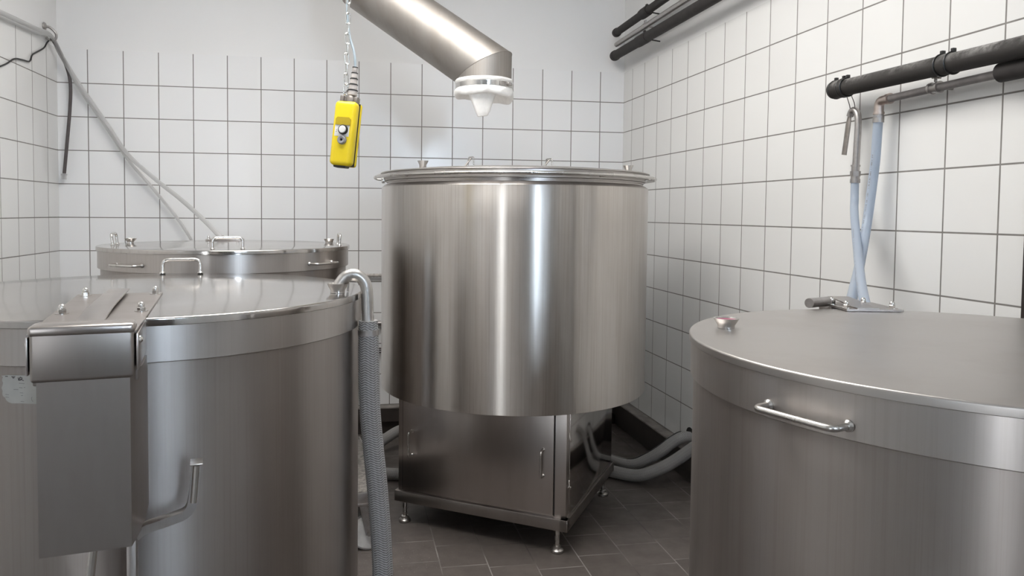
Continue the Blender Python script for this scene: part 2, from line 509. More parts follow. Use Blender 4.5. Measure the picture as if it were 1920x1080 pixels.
def funnel_cup(x, y, z, r0, r1, h, t=.0025):
    mb = MB(); mb.lathe([(0, z+.001), (r0, z), (r0*1.0, z+h*.28), (r0+(r1-r0)*.55, z+h*.66), (r1, z+h), (r1-t, z+h), (r0-t+(r1-r0)*.5, z+h*.62), (r0-t, z+h*.3), (0, z+h*.3)], 40, (x, y))
    return mb

def tank(name, label, loc, R, Rb, Rs, ztop, zrim, zband, zbot, lidm, rz=0.0):
    t = thing(name, label, 'tank', (loc[0], loc[1], zbot if zbot > .2 else 0), rz)
    b = t.location.z
    mb = MB(); mb.lathe([(0, zbot-b+.10 if zbot < .2 else 0), (Rs*.98, zbot-b+.10 if zbot < .2 else 0), (Rs, (zbot-b+.12) if zbot < .2 else .012), (Rs, .5-b if b < .4 else .6), (Rs, zband-b+.004), (Rs-.01, zband-b+.004)], 160)
    finish('body', mb, M['tank'], t)
    mb = MB(); mb.lathe([(Rs-.006, zband-b), (Rb-.0015, zband-b), (Rb, zband-b+.0015), (Rb, ztop-.004-b), (Rs-.006, ztop-.004-b)], 160)
    band = finish('band', mb, M['band'], t)
    e = .004
    mb = MB(); mb.lathe([(Rb-.004, zrim-b), (R-.0006, zrim-b), (R, zrim-b+.0008)] + [(R-e+e*math.cos(a), ztop-e+e*math.sin(a)-b) for a in [PI/2*k/6 for k in range(7)]] + [(R*.6, ztop-b+.001), (R*.3, ztop-b+.0013), (0, ztop-b+.0014)], 160)
    lid = finish('lid', mb, lidm, t)
    if zbot < .2:
        for k in range(3):
            a = 2*PI*k/3+.4
            finish('foot', MB().tube([(Rs*.8*math.cos(a), Rs*.8*math.sin(a), .0), (Rs*.8*math.cos(a), Rs*.8*math.sin(a), zbot+.11)], .03, 16), M['rod'], t)
    return t, band, lid

# ------------------------------------------------------------------ central kettle on its cabinet
KX, KY = -1.044, -1.274
k = thing('brew_kettle', 'tall round brushed steel kettle on a square cabinet with doors, centre of room', 'kettle', (KX, KY, 0))
mb = MB(); mb.lathe([(0,.612), (.628,.606), (.6345,.606), (.636,.6075), (.636,.8), (.636,1.0), (.636,1.2), (.636,1.4), (.636,1.5425), (.6352,1.5448), (.634,1.546)], 192)
body = finish('body', mb, M['kettle'], k)
mb = MB(); mb.lathe([(.634,1.546), (.622,1.5560), (.612,1.5600), (.612,1.5625), (.606,1.5625), (.606,1.568), (.615,1.568), (.615,1.573), (.600,1.573)], 192)
finish('shoulder', mb, M['band'], k)
mb = MB(); mb.lathe([(.600,1.575), (.624,1.5745), (.6255,1.576), (.6255,1.608), (.640,1.6085), (.642,1.610), (.641,1.6125), (.632,1.616), (.5,1.6285), (.3,1.637), (0,1.640)], 192)
lid = finish('lid', mb, M['lid_worn'], k)
circ = [(.667*math.cos(2*PI*i/120), .667*math.sin(2*PI*i/120), 1.590) for i in range(120)]
hoop = finish('hoop', MB().tube(circ, .0075, 14, closed=True), M['rod'], k)
stud = None
for a in (-108, -68, -30, -150, 172, 20, 90):
    ca, sa = math.cos(math.radians(a)), math.sin(math.radians(a))
    mb = MB().tube([(.625*ca, .625*sa, 1.585), (.668*ca, .668*sa, 1.587)], .004, 10)
    finish('hoop_stud', mb, M['rod'], k)
ca, sa = math.cos(math.radians(-172)), math.sin(math.radians(-172))
finish('latch_block', MB().box(-.008, .008, -.006, .006, 1.560, 1.584, .003, mat=Matrix.Translation((.640*ca, .640*sa, 0))), M['rod'], k)
for wx, wy, zb in ((-1.495, -1.35, 1.615), (-.491, -1.35, 1.613)):
    x, y = wx-KX, wy-KY
    zt = zb+.053
    mb = MB(); mb.lathe([(0, zb), (.0165, zb), (.0165, zb+.033), (.0255, zt-.002), (.0255, zt), (.021, zt), (.014, zb+.036), (0, zb+.034)], 32, (x, y))
    finish('spout', mb, M['rod'], k)
for wx, sgn in ((-1.210, 1), (-.793, 1)):
    x, y = wx-KX, -1.0-KY
    h = u_handle((x-.011, y+.02, 1.628), (x+.011, y-.02, 1.628), (0,0,1), .088, .0032, .01)
    hd = finish('bail', h, M['rod'], k)
    mb = MB().tube([(x-.047, y, 1.648), (x+.002, y, 1.712)], .0045, 10)
    mb.tube([(x-.054, y, 1.634), (x-.036, y, 1.662)], .008, 12, radii=[.010, .006])
    finish('bail_stay', mb, M['rod'], hd)
# cabinet, turned 34 degrees
CM = Matrix.Translation((-1.053-KX, -1.315-KY, 0)) @ Matrix.Rotation(math.radians(-33.8), 4, 'Z')
def cab(name, mb, mat, parent=k, angle=35):
    mb.bm.transform(CM); return finish(name, mb, mat, parent, angle=angle)
cab('cabinet', MB().box(-.40, .40, -.398, .40, .150, .611, .003), M['sheet'])
rail = MB()
rail.box(-.412, .412, -.415, -.375, .105, .155, .004); rail.box(-.412, .412, .375, .412, .105, .155, .004)
rail.box(-.412, -.375, -.376, .376, .105, .155, .004); rail.box(.375, .412, -.415, .412, .105, .155, .004)
cab('base_rail', rail, M['sheet_dull'])
door = cab('door', MB().box(-.373, .346, -.4065, -.399, .164, .600, .0015), M['sheet'])
for a_, b_ in ((.3465, .3505), (-.3775, -.3735)): cab('door_gap', MB().box(a_, b_, -.4000, -.3975, .160, .606), M['hole'])
for x in (-.325, .301):
    h = u_handle((x, -.4065, .328), (x, -.4065, .438), (0,-1,0), .034, .0050, .014)
    h.bm.transform(CM); finish('door_handle', h, M['rod'], door)
sp = cab('side_panel', MB().box(.399, .4035, -.358, .385, .164, .600, .001), M['lid'])
for z in (.283, .481):
    mb = MB().tube([(.402, -.374, z), (.414, -.374, z)], .005, 12)
    mb.tube(spline([(.404, -.374, z), (.410, -.385, z+.006), (.406, -.380, z+.022), (.404, -.372, z+.030)]), .0022, 8)
    cab('latch', mb, M['nut'])
foot0 = None
for (x, y) in ((.357, -.375), (-.378, -.375), (.375, .330), (-.375, .340)):
    p = CM @ Vector((x, y, 0))
    if foot0 is None:
        mb = MB().lathe([(0,.024), (.010,.024), (.010,.106), (0,.106)], 20); foot0 = finish('leg', mb, M['rod'], k, loc=(p.x, p.y, 0))
        mb = MB().lathe([(0,0), (.024,0), (.027,.003), (.027,.011), (.021,.016), (.017,.018), (.0165,.027), (.011,.030), (0,.030)], 32)
        finish('foot', mb, M['hose_end'], foot0)
    else: clone(foot0, k, (p.x, p.y, 0))

# ------------------------------------------------------------------ front left tank with hinge housing
LX, LY = -2.327, -2.8316
RZ = math.radians(10.3); HX = -.058          # hinge sits left of the tank axis
lf, band, lid = tank('fermenting_tank', 'large round steel tank at front left with boxed hinge and torn paper label', (LX, LY), .525, .521, .513, 1.2277, 1.212, 1.1425, 0.02, M['lid'], RZ)
u_h = u_handle((-.056, .505, 1.2285), (.056, .505, 1.2285), (0,.12,1), .044, .0052, .02)
# the handle stands on the rim furthest from the hinge
u_h.bm.transform(Matrix.Rotation(math.radians(-6.7), 4, 'Z'))
finish('handle', u_h, M['rod'], lid)
# hinge plate lying on the lid and forming the top of the box
def hx(mb): mb.bm.transform(Matrix.Translation((HX, 0, 0))); return mb
pl = MB()
pl.prism([(-.090, -.100), (.090, -.100), (.082, -.50), (.078, -.700), (-.078, -.700), (-.084, -.50)], 1.2287, 1.2318)
plate = finish('hinge_plate', hx(pl), M['sheet_dull'], lf)
st = MB().sheet([(-.697, 1.2400), (-.60, 1.2320), (-.575, 1.2320), (-.46, 1.2385), (-.36, 1.2400), (-.098, 1.2400)], -.026, .018, .003)
finish('bent_strap', hx(st), M['sheet'], plate)
nut0 = None
for x, y in ((-.068, -.450), (.068, -.450), (-.070, -.135), (.076, -.135)):
    if nut0 is None: nut0 = finish('cap_nut', nut_mesh(), M['nut'], plate, loc=(x+HX, y, 1.2318))
    else: clone(nut0, plate, (x+HX, y, 1.2318), (0,0,random.random()))
hb = MB(); hb.box(-.0745, .0745, -.702, -.640, 1.155, 1.2440, .006, 3)
finish('box_front', hx(hb), M['sheet_dull'], lf)
hb = MB(); hb.box(-.0765, .0765, -.7045, -.655, 1.228, 1.2448, .006, 3)
finish('box_lip', hx(hb), M['sheet'], lf)
hb = MB(); hb.box(-.078, .078, -.660, -.480, 1.142, 1.2287, .002)
finish('box_side', hx(hb), M['sheet_dull'], lf)
for sx in (-1, 1):
    mb = MB().box(min(sx*.0775, sx*.0810), max(sx*.0775, sx*.0810), -.694, -.520, 1.166, 1.2265, .001)
    ck = finish('cheek_plate', hx(mb), M['sheet'], lf)
    mb = MB().lathe([(0,0), (.007,0), (.007,.0015), (.0045,.003), (.003,.005), (0,.0055)], 16, mat=Matrix.Translation((sx*.0810, -.668, 1.212)) @ Matrix.Rotation(sx*PI/2, 4, 'Y'))
    finish('cheek_screw', hx(mb), M['nut'], ck)
mb = MB(); mb.prism([(-.066, -.696), (.068, -.696), (.081, -.610), (.083, -.45), (-.066, -.45)], .874, 1.1585)
finish('chute', hx(mb), M['sheet_dull'], lf)
# flat bracket bar turning up at its end
path = [(.010, .862), (.020, .870), (.030, .874), (.060, .881), (.086, .888), (.095, .893), (.1005, .902), (.1035, .917), (.106, .938), (.110, .978)]
def flatbar(path, y0, y1, th):
    mb = MB(); P = [Vector((x, 0, z)) for x, z in path]; rows = []
    for i, p in enumerate(P):
        d = (P[min(i+1, len(P)-1)]-P[max(i-1, 0)]).normalized(); nrm = Vector((-d.z, 0, d.x))
        q = p+nrm*th*.5; p = p-nrm*th*.5
        rows.append([mb.bm.verts.new(v) for v in ((p.x, y0, p.z), (p.x, y1, p.z), (q.x, y1, q.z), (q.x, y0, q.z))])
    for a, b in zip(rows[:-1], rows[1:]):
        for j in range(4):
            l = (j+1) % 4; mb.bm.faces.new((a[j], a[l], b[l], b[j]))
    mb.bm.faces.new(rows[0][::-1]); mb.bm.faces.new(rows[-1]); return mb
finish('bracket_arm', flatbar(path, -.632, -.610, .0155), M['band'], lf)
mb = MB().box(.099, .1205, -.638, -.604, .9785, .9815, .001)
mb.tube([(.1045, -.634, .912), (.1095, -.634, .978)], .0055, 10)
finish('arm_cap', mb, M['rod'], lf)
mb = MB().box(-.004, .012, -.640, -.600, 0, .868, .002); finish('support_leg', mb, M['sheet_dull'], lf)
mb = MB().tube([(-.055, -.60, .876), (-.115, -.60, .30)], .007, 10); finish('support_stay', mb, M['rod'], lf)
# funnel on the lid that takes the suction pipe
cx, cy = (Matrix.Rotation(-RZ, 4, 'Z') @ Vector((-1.866-LX, -2.94-LY, 0))).xy
finish('funnel', funnel_cup(cx, cy, 1.2285, .018, .0265, .023), M['rod'], lid)
finish('pin', MB().tube([(cx+.027, cy+.012, 1.2285), (cx+.029, cy+.012, 1.262)], .003, 10), M['rod'], lid)
# torn label, bent round the body
def curved_patch(pts, R, lift):
    mb = MB(); a = [mb.bm.verts.new(((R+lift)*math.cos(t), (R+lift)*math.sin(t), z)) for t, z in pts]
    b = [mb.bm.verts.new(((R+lift-.0006)*math.cos(t), (R+lift-.0006)*math.sin(t), z)) for t, z in pts]
    mb.bm.faces.new(a); mb.bm.faces.new(b[::-1])
    for i in range(len(a)):
        j = (i+1) % len(a); mb.bm.faces.new((a[i], a[j], b[j], b[i]))
    return mb
def lab(px, py):           # label coordinates 0..1 across and down -> angle, height
    return (math.radians(-105.35+7.15*px)-RZ, 1.1255-.0525*py)
torn = [(0,.03), (.05,.07), (.03,.12), (.02,.2), (.05,.27), (.03,.36), (.0,.45), (.03,.55), (.02,.66), (.04,.74), (.1,.78), (.13,.87), (.2,.94), (.3,.98), (.55,.97), (1.08,1.0), (1.08,0), (.5,.0), (.2,-.01), (.1,.01)]
lb_ = finish('paper_label', curved_patch([lab(*p) for p in torn], .513, .0012), M['paper'], lf, angle=80)
ink = MB()
def mark(x0, y0, x1, y1, w=.012):
    d = Vector((x1-x0, y1-y0)); n = Vector((-d.y, d.x)).normalized()*w
    q = [(x0+n.x, y0+n.y), (x1+n.x, y1+n.y), (x1-n.x, y1-n.y), (x0-n.x, y0-n.y)]
    ink.bm.faces.new([ink.bm.verts.new(((.513+.0016)*math.cos(lab(*p)[0]), (.513+.0016)*math.sin(lab(*p)[0]), lab(*p)[1])) for p in q])
for a in ((.50,.07,.52,.17), (.52,.17,.56,.05), (.56,.05,.62,.09), (.62,.09,.56,.17), (.56,.12,.66,.18), (.50,.16,.56,.17),
          (.34,.05,.36,.11), (.35,.09,.40,.08), (.30,.05,.42,.04), (.12,.04,.2,.04)): mark(*a)
finish('ink_writing', ink, M['ink'], lb_)
ink = MB()
for a in ((.36,.49,.50,.49), (.52,.27,.68,.28), (.52,.42,.62,.43), (.66,.42,.70,.41), (.54,.60,.64,.61), (.57,.70,.63,.69), (.56,.90,.66,.91),
          (.12,.67,.22,.68), (.12,.76,.22,.77), (.87,.78,.88,.86), (.88,.86,.91,.91), (.89,.74,.87,.78)): mark(*a, w=.009)
finish('faded_writing', ink, M['ink_faint'], lb_)

# ------------------------------------------------------------------ suction pipe and woven hose hanging from the funnel
sh = thing('suction_hose', 'thick grey woven hose on a bent steel pipe hooked into the front tank funnel', 'hose', (-1.795, -2.94, 0))
pp = spline([(-1.866,-2.94,1.238), (-1.858,-2.94,1.254), (-1.846,-2.94,1.267), (-1.828,-2.94,1.273), (-1.811,-2.94,1.266), (-1.799,-2.94,1.250), (-1.7945,-2.94,1.225), (-1.793,-2.94,1.18), (-1.791,-2.94,1.14)], 8)
finish('steel_pipe', MB().tube(pp, .0150, 24), M['hose_end'], sh, world=True)
hp = spline([(-1.7910,-2.94,1.158), (-1.790,-2.94,1.10), (-1.789,-2.94,1.02), (-1.786,-2.94,.93), (-1.778,-2.94,.84), (-1.767,-2.94,.73), (-1.757,-2.94,.60), (-1.752,-2.94,.48), (-1.75,-2.94,.30), (-1.75,-2.92,.15), (-1.735,-2.83,.06), (-1.71,-2.7,.034), (-1.68,-2.5,.034)], 8)
hz = finish('woven_hose', MB().tube(hp, .0255, 40, radii=[.0235+.0025*min(1, i/14) if i < 90 else .026 for i in range(len(hp))]), M['braid'], sh, world=True)
finish('hose_clamp', MB().tube([(-1.7908,-2.94,1.136), (-1.7904,-2.94,1.122)], .0262, 40), M['galv'], sh, world=True)

# ------------------------------------------------------------------ back left tank on a dolly
BX, BY = -2.350, -1.4193
bt, bband, blid = tank('mash_tank', 'round steel tank standing behind the front left tank, against the tiled corner', (BX, BY), .520, .514, .503, 1.2805, 1.2645, 1.192, .262, M['lid'])
b0 = bt.location.z
def put(mb, dz=-.262): mb.bm.transform(Matrix.Translation((-BX, -BY, dz))); return mb
finish('handle', put(u_handle((-2.344,-1.864,1.281), (-2.237,-1.835,1.281), (0,.1,1), .045, .0052, .02)), M['rod'], blid)
finish('handle', put(u_handle((-2.790,-1.540,1.281), (-2.806,-1.420,1.281), (-.12,0,1), .047, .0052, .016)), M['rod'], blid)
finish('handle', put(u_handle((-1.874,-1.520,1.281), (-1.884,-1.400,1.281), (.08,0,1), .047, .0052, .016)), M['rod'], blid)
for a0, a1 in ((-133, -118.2), (-45.4, -30)):
    p, q = [Vector((.514*math.cos(math.radians(a)), .514*math.sin(math.radians(a)), 1.220-b0)) for a in (a0, a1)]
    out = Vector((math.cos(math.radians((a0+a1)/2)), math.sin(math.radians((a0+a1)/2)), 0))
    finish('side_handle', u_handle(p, q, out, .040, .0048, .018), M['rod'], bband)
finish('funnel', put(funnel_cup(-2.785, -1.303, 1.281, .014, .026, .021)), M['rod'], blid)
finish('funnel', put(funnel_cup(-1.925, -1.222, 1.281, .018, .024, .018)), M['rod'], blid)
mb = put(MB().box(-2.52, -2.355, -1.02, -.88, 1.2815, 1.287, .001)); bp = finish('hinge_plate', mb, M['sheet'], bt)
mb = put(MB().box(-2.465, -2.42, -1.02, -.88, 1.287, 1.293, .001)); finish('bent_strap', mb, M['sheet'], bp)
for i, (x, y) in enumerate(((-2.508, -1.0), (-2.370, -1.0))):
    clone(nut0, bp, (x-BX, y-BY, 1.287-b0))
dl = thing('tank_dolly', 'low wheeled dolly with gritty top, half hidden behind the thick woven hose', 'dolly', (BX+.04, BY+.02, 0), math.radians(7))
finish('platform', MB().box(-.62, .586, -.372, .40, .222, .260, .003), M['grit'], dl)
mb = MB()
for a in ((-.62, .590, -.376, -.362), (-.62, .590, .40, .412)): mb.box(a[0], a[1], a[2], a[3], .212, .256, .002)
for a in ((-.624, -.61), (.584, .592)): mb.box(a[0], a[1], -.376, .412, .212, .256, .002)
finish('frame', mb, M['galv'], dl)
cs0 = None
for x, y in ((.500, -.342), (-.57, -.330), (.480, .35), (-.57, .35)):
    if cs0 is None:
        mb = MB(); mb.box(-.045, .045, -.04, .04, .200, .212, .002)
        for s in (-1, 1): mb.prism([(-.022,.206), (.022,.206), (.034,.068), (.008,.068)], s*.022-.0015, s*.022+.0015, mat=Matrix.Rotation(PI/2, 4, 'X'))
        mb.tube([(.021,-.032,.075), (.021,.032,.075)], .009, 12); mb.tube([(0,0,.175), (0,0,.202)], .02, 16)
        cs0 = finish('caster', mb, M['dirty_steel'], dl, loc=(x, y, 0))
        mb = MB().lathe([(0,-.017), (.066,-.017), (.0745,-.011), (.075,0), (.0745,.011), (.066,.017), (0,.017)], 40, mat=Matrix.Translation((.021,0,.075)) @ Matrix.Rotation(PI/2, 4, 'X'))
        finish('wheel', mb, M['wheel'], cs0)
    else: clone(cs0, dl, (x, y, 0))

# ------------------------------------------------------------------ front right tank
RX, RY = -.680, -3.597
rtk, rband, rlid = tank('storage_tank', 'round steel tank at front right with plain lid and one side handle', (RX, RY), .520, .516, .510, 1.1897, 1.1747, 1.105, .02, M['lid_worn'])
p, q = [Vector((.516*math.cos(math.radians(a)), .516*math.sin(math.radians(a)), 1.1262)) for a in (-166.2, -151.3)]
out = Vector((math.cos(math.radians(-158.8)), math.sin(math.radians(-158.8)), 0))
finish('side_handle', u_handle(p, q, out, .037, .0053, .016), M['rod'], rband)
fx, fy = -1.056-RX, -3.352-RY
fu = finish('funnel', funnel_cup(fx, fy, 1.1905, .0175, .0265, .021), M['rod'], rlid)
mb = MB(); mb.lathe([(0, 1.1985), (.0155, 1.1985), (.0215, 1.2072), (.0228, 1.2085), (.0208, 1.2088), (.0150, 1.2), (0, 1.2)], 40, (fx, fy))
finish('residue', mb, M['pink'], fu)
PM = Matrix.Translation((-.535-RX, -3.105-RY, 0)) @ Matrix.Rotation(math.radians(-11.5), 4, 'Z')
def rp(name, mb, mat, parent): mb.bm.transform(PM); return finish(name, mb, mat, parent)
mb = MB(); mb.prism([(-.070,-.047), (.070,-.047), (.070,.11), (-.070,.11)], 1.1912, 1.1962)
rpl = rp('hinge_plate', mb, M['sheet'], rtk)
rp('bent_strap', MB().sheet([(-.043, 1.1962), (-.01, 1.1964), (.050, 1.2030), (.125, 1.2070)], -.042, .012, .003), M['sheet'], rpl)
rp('box', MB().box(-.066, .066, .05, .12, 1.09, 1.191, .002), M['sheet_dull'], rtk)
for x, y in ((-.058, -.018), (.056, -.018), (-.060, .060), (.022, .060)):
    pq = PM @ Vector((x, y, 1.1962)); clone(nut0, rpl, pq)
rp('pipe_stub', MB().tube([(-.140, .010, 1.2035), (-.055, .075, 1.2025)], .0125, 24), M['galv'], rpl)

# ------------------------------------------------------------------ malt duct with its cloth sock
A = Vector((-1.198, -1.285, 2.117)); B = Vector((-1.735, -.965, 2.556)); RD = .1315
def cyl_between(p, q, n1, n2, R, seg=72):
    """cylinder from p to q, cut by planes with normals n1 and n2"""
    mb = MB(); d = (q-p).normalized(); ref = Vector((0,1,0)) if abs(d.y) < .8 else Vector((1,0,0))
    u = d.cross(ref).normalized(); w = d.cross(u); ra, rb = [], []
    for i in range(seg):
        a = 2*PI*i/seg; off = u*math.cos(a)*R+w*math.sin(a)*R
        ra.append(mb.bm.verts.new(p+off-d*(off.dot(n1)/d.dot(n1)))); rb.append(mb.bm.verts.new(q+off-d*(off.dot(n2)/d.dot(n2))))
    m = 6; rings = [ra]
    for k_ in range(1, m):
        rings.append([mb.bm.verts.new(a.co.lerp(b.co, k_/m)) for a, b in zip(ra, rb)])
    rings.append(rb)
    for r0, r1 in zip(rings[:-1], rings[1:]):
        for i in range(seg):
            j = (i+1) % seg; mb.bm.faces.new((r0[i], r0[j], r1[j], r1[i]))
    return mb
d1 = Vector((0,0,1)); d2 = (B-A).normalized(); d3 = Vector((0,0,1))
nA = (d1+d2).normalized(); nB = (d2+d3).normalized()
low = Vector((A.x, A.y, 2.030)); top = Vector((B.x, B.y, ZC+.002))
du = thing('malt_duct', 'wide slanting steel duct elbowing down over the central kettle from the ceiling', 'duct', (A.x, A.y, 2.0))
finish('outlet', cyl_between(low, A, d1, nA, RD), M['duct_v'], du, world=True)
finish('slanting_tube', cyl_between(A, B, nA, nB, RD), M['duct'], du, world=True)
finish('riser', cyl_between(B, top, nB, d3, RD), M['duct_v'], du, world=True)
seam = []
ref = Vector((0,1,0)); u = d1.cross(ref).normalized(); w = d1.cross(u)
for i in range(90):
    a = 2*PI*i/90; off = (u*math.cos(a)+w*math.sin(a))*(RD+.0003); seam.append(A+off-d1*(off.dot(nA)/d1.dot(nA)))
finish('weld_seam', MB().tube(seam, .0011, 6, closed=True), M['dirty_steel'], du, world=True)

sk = thing('filter_sock', 'white cotton sock clamped over the end of the steel duct', 'sock', (A.x, A.y, 1.99))
def sleeve():
    mb = MB(); n = 120; prof = [(.1322, .068), (.1355, .070), (.1385, .063), (.138, .056), (.1345, .052), (.1335, .040), (.1345, .028), (.138, .024), (.141, .016), (.1415, .006), (.139, -.004), (.133, -.010), (.122, -.010), (.108, .002), (.095, .014)]
    rings = []
    for i, (r, z) in enumerate(prof):
        ring = []
        for k_ in range(n):
            a = 2*PI*k_/n
            wr = .0009*math.sin(a*11+i*.9)+.0008*math.sin(a*23+i*1.7)
            low_ = 0
            if z < .022:
                low_ = -.003*math.sin(a*5+.6)*(1-z/.022) - .022*max(0, math.cos(a-.25))**2*(.022-z)/.032
                wr *= 1.8
            if .026 < z < .054: wr *= .1
            ring.append(mb.bm.verts.new(((r+wr)*math.cos(a), (r+wr)*math.sin(a), z+low_)))
        rings.append(ring)
    for r0, r1 in zip(rings[:-1], rings[1:]):
        for i in range(n):
            j = (i+1) % n; mb.bm.faces.new((r0[i], r0[j], r1[j], r1[i]))
    mb.bm.faces.new(rings[-1]); return mb
sl = finish('sleeve', sleeve(), M['cloth'], sk, angle=80)
mb = MB(); mb.lathe([(.1346,.029), (.1362,.029), (.1362,.051), (.1346,.051)], 120)
cl = finish('hose_clamp', mb, M['nut'], sk)
a = math.radians(-52)
mb = MB(); R_ = Matrix.Rotation(a, 4, 'Z')
mb.box(.133, .1395, -.040, .004, .031, .049, .001, mat=R_); mb.box(.133, .148, .006, .026, .032, .048, .003, mat=R_)
mb.tube([R_ @ Vector((.143, -.006, .0385)), R_ @ Vector((.143, .034, .0385))], .0045, 12)
finish('clamp_screw', mb, M['galv'], cl)
def tail():
    mb = MB(); n = 32; rings = []
    for z, hw, hd, ox in ((.020,.068,.030,0), (-.004,.064,.030,0), (-.03,.055,.027,.001), (-.062,.043,.021,.003), (-.088,.034,.014,.004), (-.107,.025,.010,.004), (-.1085,.023,.008,.004)):
        ring = []
        for k_ in range(n):
            a = 2*PI*k_/n; c, s_ = math.cos(a), math.sin(a)
            x = hw*math.copysign(abs(c)**.55, c); y = hd*math.copysign(abs(s_)**.7, s_)+.004*math.sin(x*90+z*60)*(1 if z < -.03 else .3)
            ring.append(mb.bm.verts.new((x+ox-.022, y-.070, z+.003*math.sin(x*55))))
        rings.append(ring)
    for r0, r1 in zip(rings[:-1], rings[1:]):
        for i in range(n):
            j = (i+1) % n; mb.bm.faces.new((r0[i], r0[j], r1[j], r1[i]))
    mb.bm.faces.new(rings[-1]); mb.bm.faces.new(rings[0][::-1]); return mb
finish('tail', tail(), M['cloth'], sk, angle=80)

# ------------------------------------------------------------------ yellow hoist pendant and its chain
PT = Vector((-1.836, -2.236, 1.797)); PB = Vector((-1.858, -2.241, 1.581))
ax = (PT-PB).normalized(); yawp = math.radians(-21)
xa = Vector((math.cos(yawp), math.sin(yawp), 0)); xa = (xa-ax*xa.dot(ax)).normalized(); ya = ax.cross(xa)
pm_ = Matrix((xa, ya, ax)).transposed()
pd = thing('hoist_pendant', 'yellow two-button hoist control hanging from a chain in front of the duct', 'remote control', (PB+PT)/2, rot=pm_.to_euler())
H = .108
hs = MB(); hs.box(-.0385, .0385, -.034, .010, -H, H, .015, 5); finish('housing', hs, M['yellow'], pd)
hs = MB(); hs.box(-.0370, .0370, .0100, .0135, -H+.001, H-.001, .0015); finish('seal', hs, M['black'], pd)
hs = MB(); hs.box(-.0385, .0385, .0135, .034, -H, H, .009, 4); finish('back_shell', hs, M['yellow'], pd)
hs = MB(); hs.box(-.026, .018, -.020, .018, -H-.006, -H+.004, .003); finish('bottom_plate', hs, M['black'], pd)
hs = MB()
prof = [(-.026,.026), (.026,.026), (.026,.046), (.020,.052), (-.020,.052), (-.026,.046)]
hs.prism(prof, .030, .0385, mat=Matrix.Rotation(PI/2, 4, 'X')); finish('finger_recess_shade', hs, dull('yellow_recess_shade', (.50,.36,.01), .5, .1, 10), pd)  # shade of the finger recess put into a darker yellow block
hs = MB(); hs.box(-.027, .024, -.0355, -.033, -.012, .026, .001); bpz = finish('button_plate', hs, M['white'], pd)
mk = MB(); mk.box(-.0225, -.0195, -.0360, -.0353, .002, .004); mk.box(-.0215, -.0195, -.0360, -.0353, .007, .0095); finish('plate_mark', mk, M['ink'], bpz)
RXm = Matrix.Rotation(PI/2, 4, 'X')
hs = MB().lathe([(0,.034), (.0165,.034), (.0165,.043), (.0145,.046), (.0125,.046), (.0125,.044), (0,.044)], 32, mat=Matrix.Translation((.004,0,.010)) @ RXm); br = finish('button_collar', hs, M['black'], pd)
hs = MB().lathe([(0,.044), (.0122,.044), (.0122,.047), (.010,.049), (0,.0498)], 32, mat=Matrix.Translation((.004,0,.010)) @ RXm); finish('button', hs, M['white'], br)
hs = MB().lathe([(.0045,.038), (.0045,.044), (.011,.046), (.0145,.043), (.0155,.034), (.010,.033)], 32, mat=Matrix.Translation((.003,0,-.024)) @ RXm); lo = finish('lower_button', hs, M['greyplastic'], pd)
hs = MB().lathe([(0,.039), (.0047,.039), (.0047,.036), (0,.036)], 6, mat=Matrix.Translation((.003,0,-.024)) @ RXm); finish('socket', hs, M['hole'], lo)
# metal crown and stepped strain relief
hs = MB()
hs.box(-.026, -.013, -.022, .012, H-.004, H+.020, .003); hs.box(.022, .034, -.018, .012, H-.004, H+.018, .003)
hs.lathe([(0,H-.002), (.018,H-.002), (.018,H+.014), (.014,H+.022), (0,H+.022)], 24, (.007, -.004)); finish('crown', hs, M['dirty_steel'], pd)
hs = MB(); prof = []; z = H+.022
for i in range(5):
    r0 = .0168-.0019*i; prof += [(r0*.86, z), (r0, z+.002), (r0*.93, z+.0175)]; z += .0195
hs.lathe([(0, H+.02)]+prof+[(.007, z), (0, z)], 28, (.010, -.004)); rel = finish('strain_relief', hs, M['cream'], pd)
z = H+.022
for i in range(1, 6):
    z += .0195; r0 = .0168-.0019*(i-1)
    hs = MB().lathe([(r0*.7, z-.0028), (r0*1.03, z-.0028), (r0*1.05, z), (r0*.7, z+.0004)], 28, (.010, -.004)); finish('black_ring', hs, M['black'], rel)
# pale cable to the ceiling
ctop = PT+ax*.118+xa*.009
finish('cable', MB().tube(spline([ctop, ctop+Vector((-.004,.003,.05)), (-1.840,-2.215,2.06), (-1.846,-2.21,2.3), (-1.85,-2.20,2.8), (-1.85,-2.20,ZC)], 8), .0042, 12), M['cable'], pd, world=True)
chn = thing('hanging_chain', 'bright zinc link chain carrying the yellow hoist control', 'chain', (-1.845, -2.243, 1.82))
def link():
    mb = MB(); pts = []; L, Wd = .0125, .0068
    for k_ in range(12): a = PI*k_/11; pts.append((Wd*math.cos(a), 0, L+Wd*math.sin(a)))
    for k_ in range(12): a = PI+PI*k_/11; pts.append((Wd*math.cos(a), 0, -L+Wd*math.sin(a)))
    mb.tube(pts, .0022, 8, closed=True); return mb
base = Vector((-1.846, -2.246, 1.826)); topc = Vector((-1.846, -2.24, 3.34)); first = None; n_l = 36
step = .0335
i = 0; z = base.z+.014
while z < ZC-.01:
    f = (z-base.z)/(2.142-base.z)
    x = -1.848+.010*f if f < 1 else -1.838-.002*(f-1)
    if first is None: first = finish('chain_link', link(), M['chain'], chn, loc=(x+1.845, -2.243+2.243, z-1.82), angle=80); first.rotation_euler = (0, .1, .5)
    else: clone(first, chn, (x+1.845, 0, z-1.82), (random.uniform(-.1,.1), random.uniform(-.12,.12), (.35 if i % 2 else 1.9)))
    i += 1; z += step
hk = MB().tube(spline([(-1.846,-2.243,1.835), (-1.842,-2.243,1.825), (-1.846,-2.243,1.812), (-1.850,-2.243,1.800)]), .003, 8)
finish('hook', hk, M['nut'], chn, world=True)

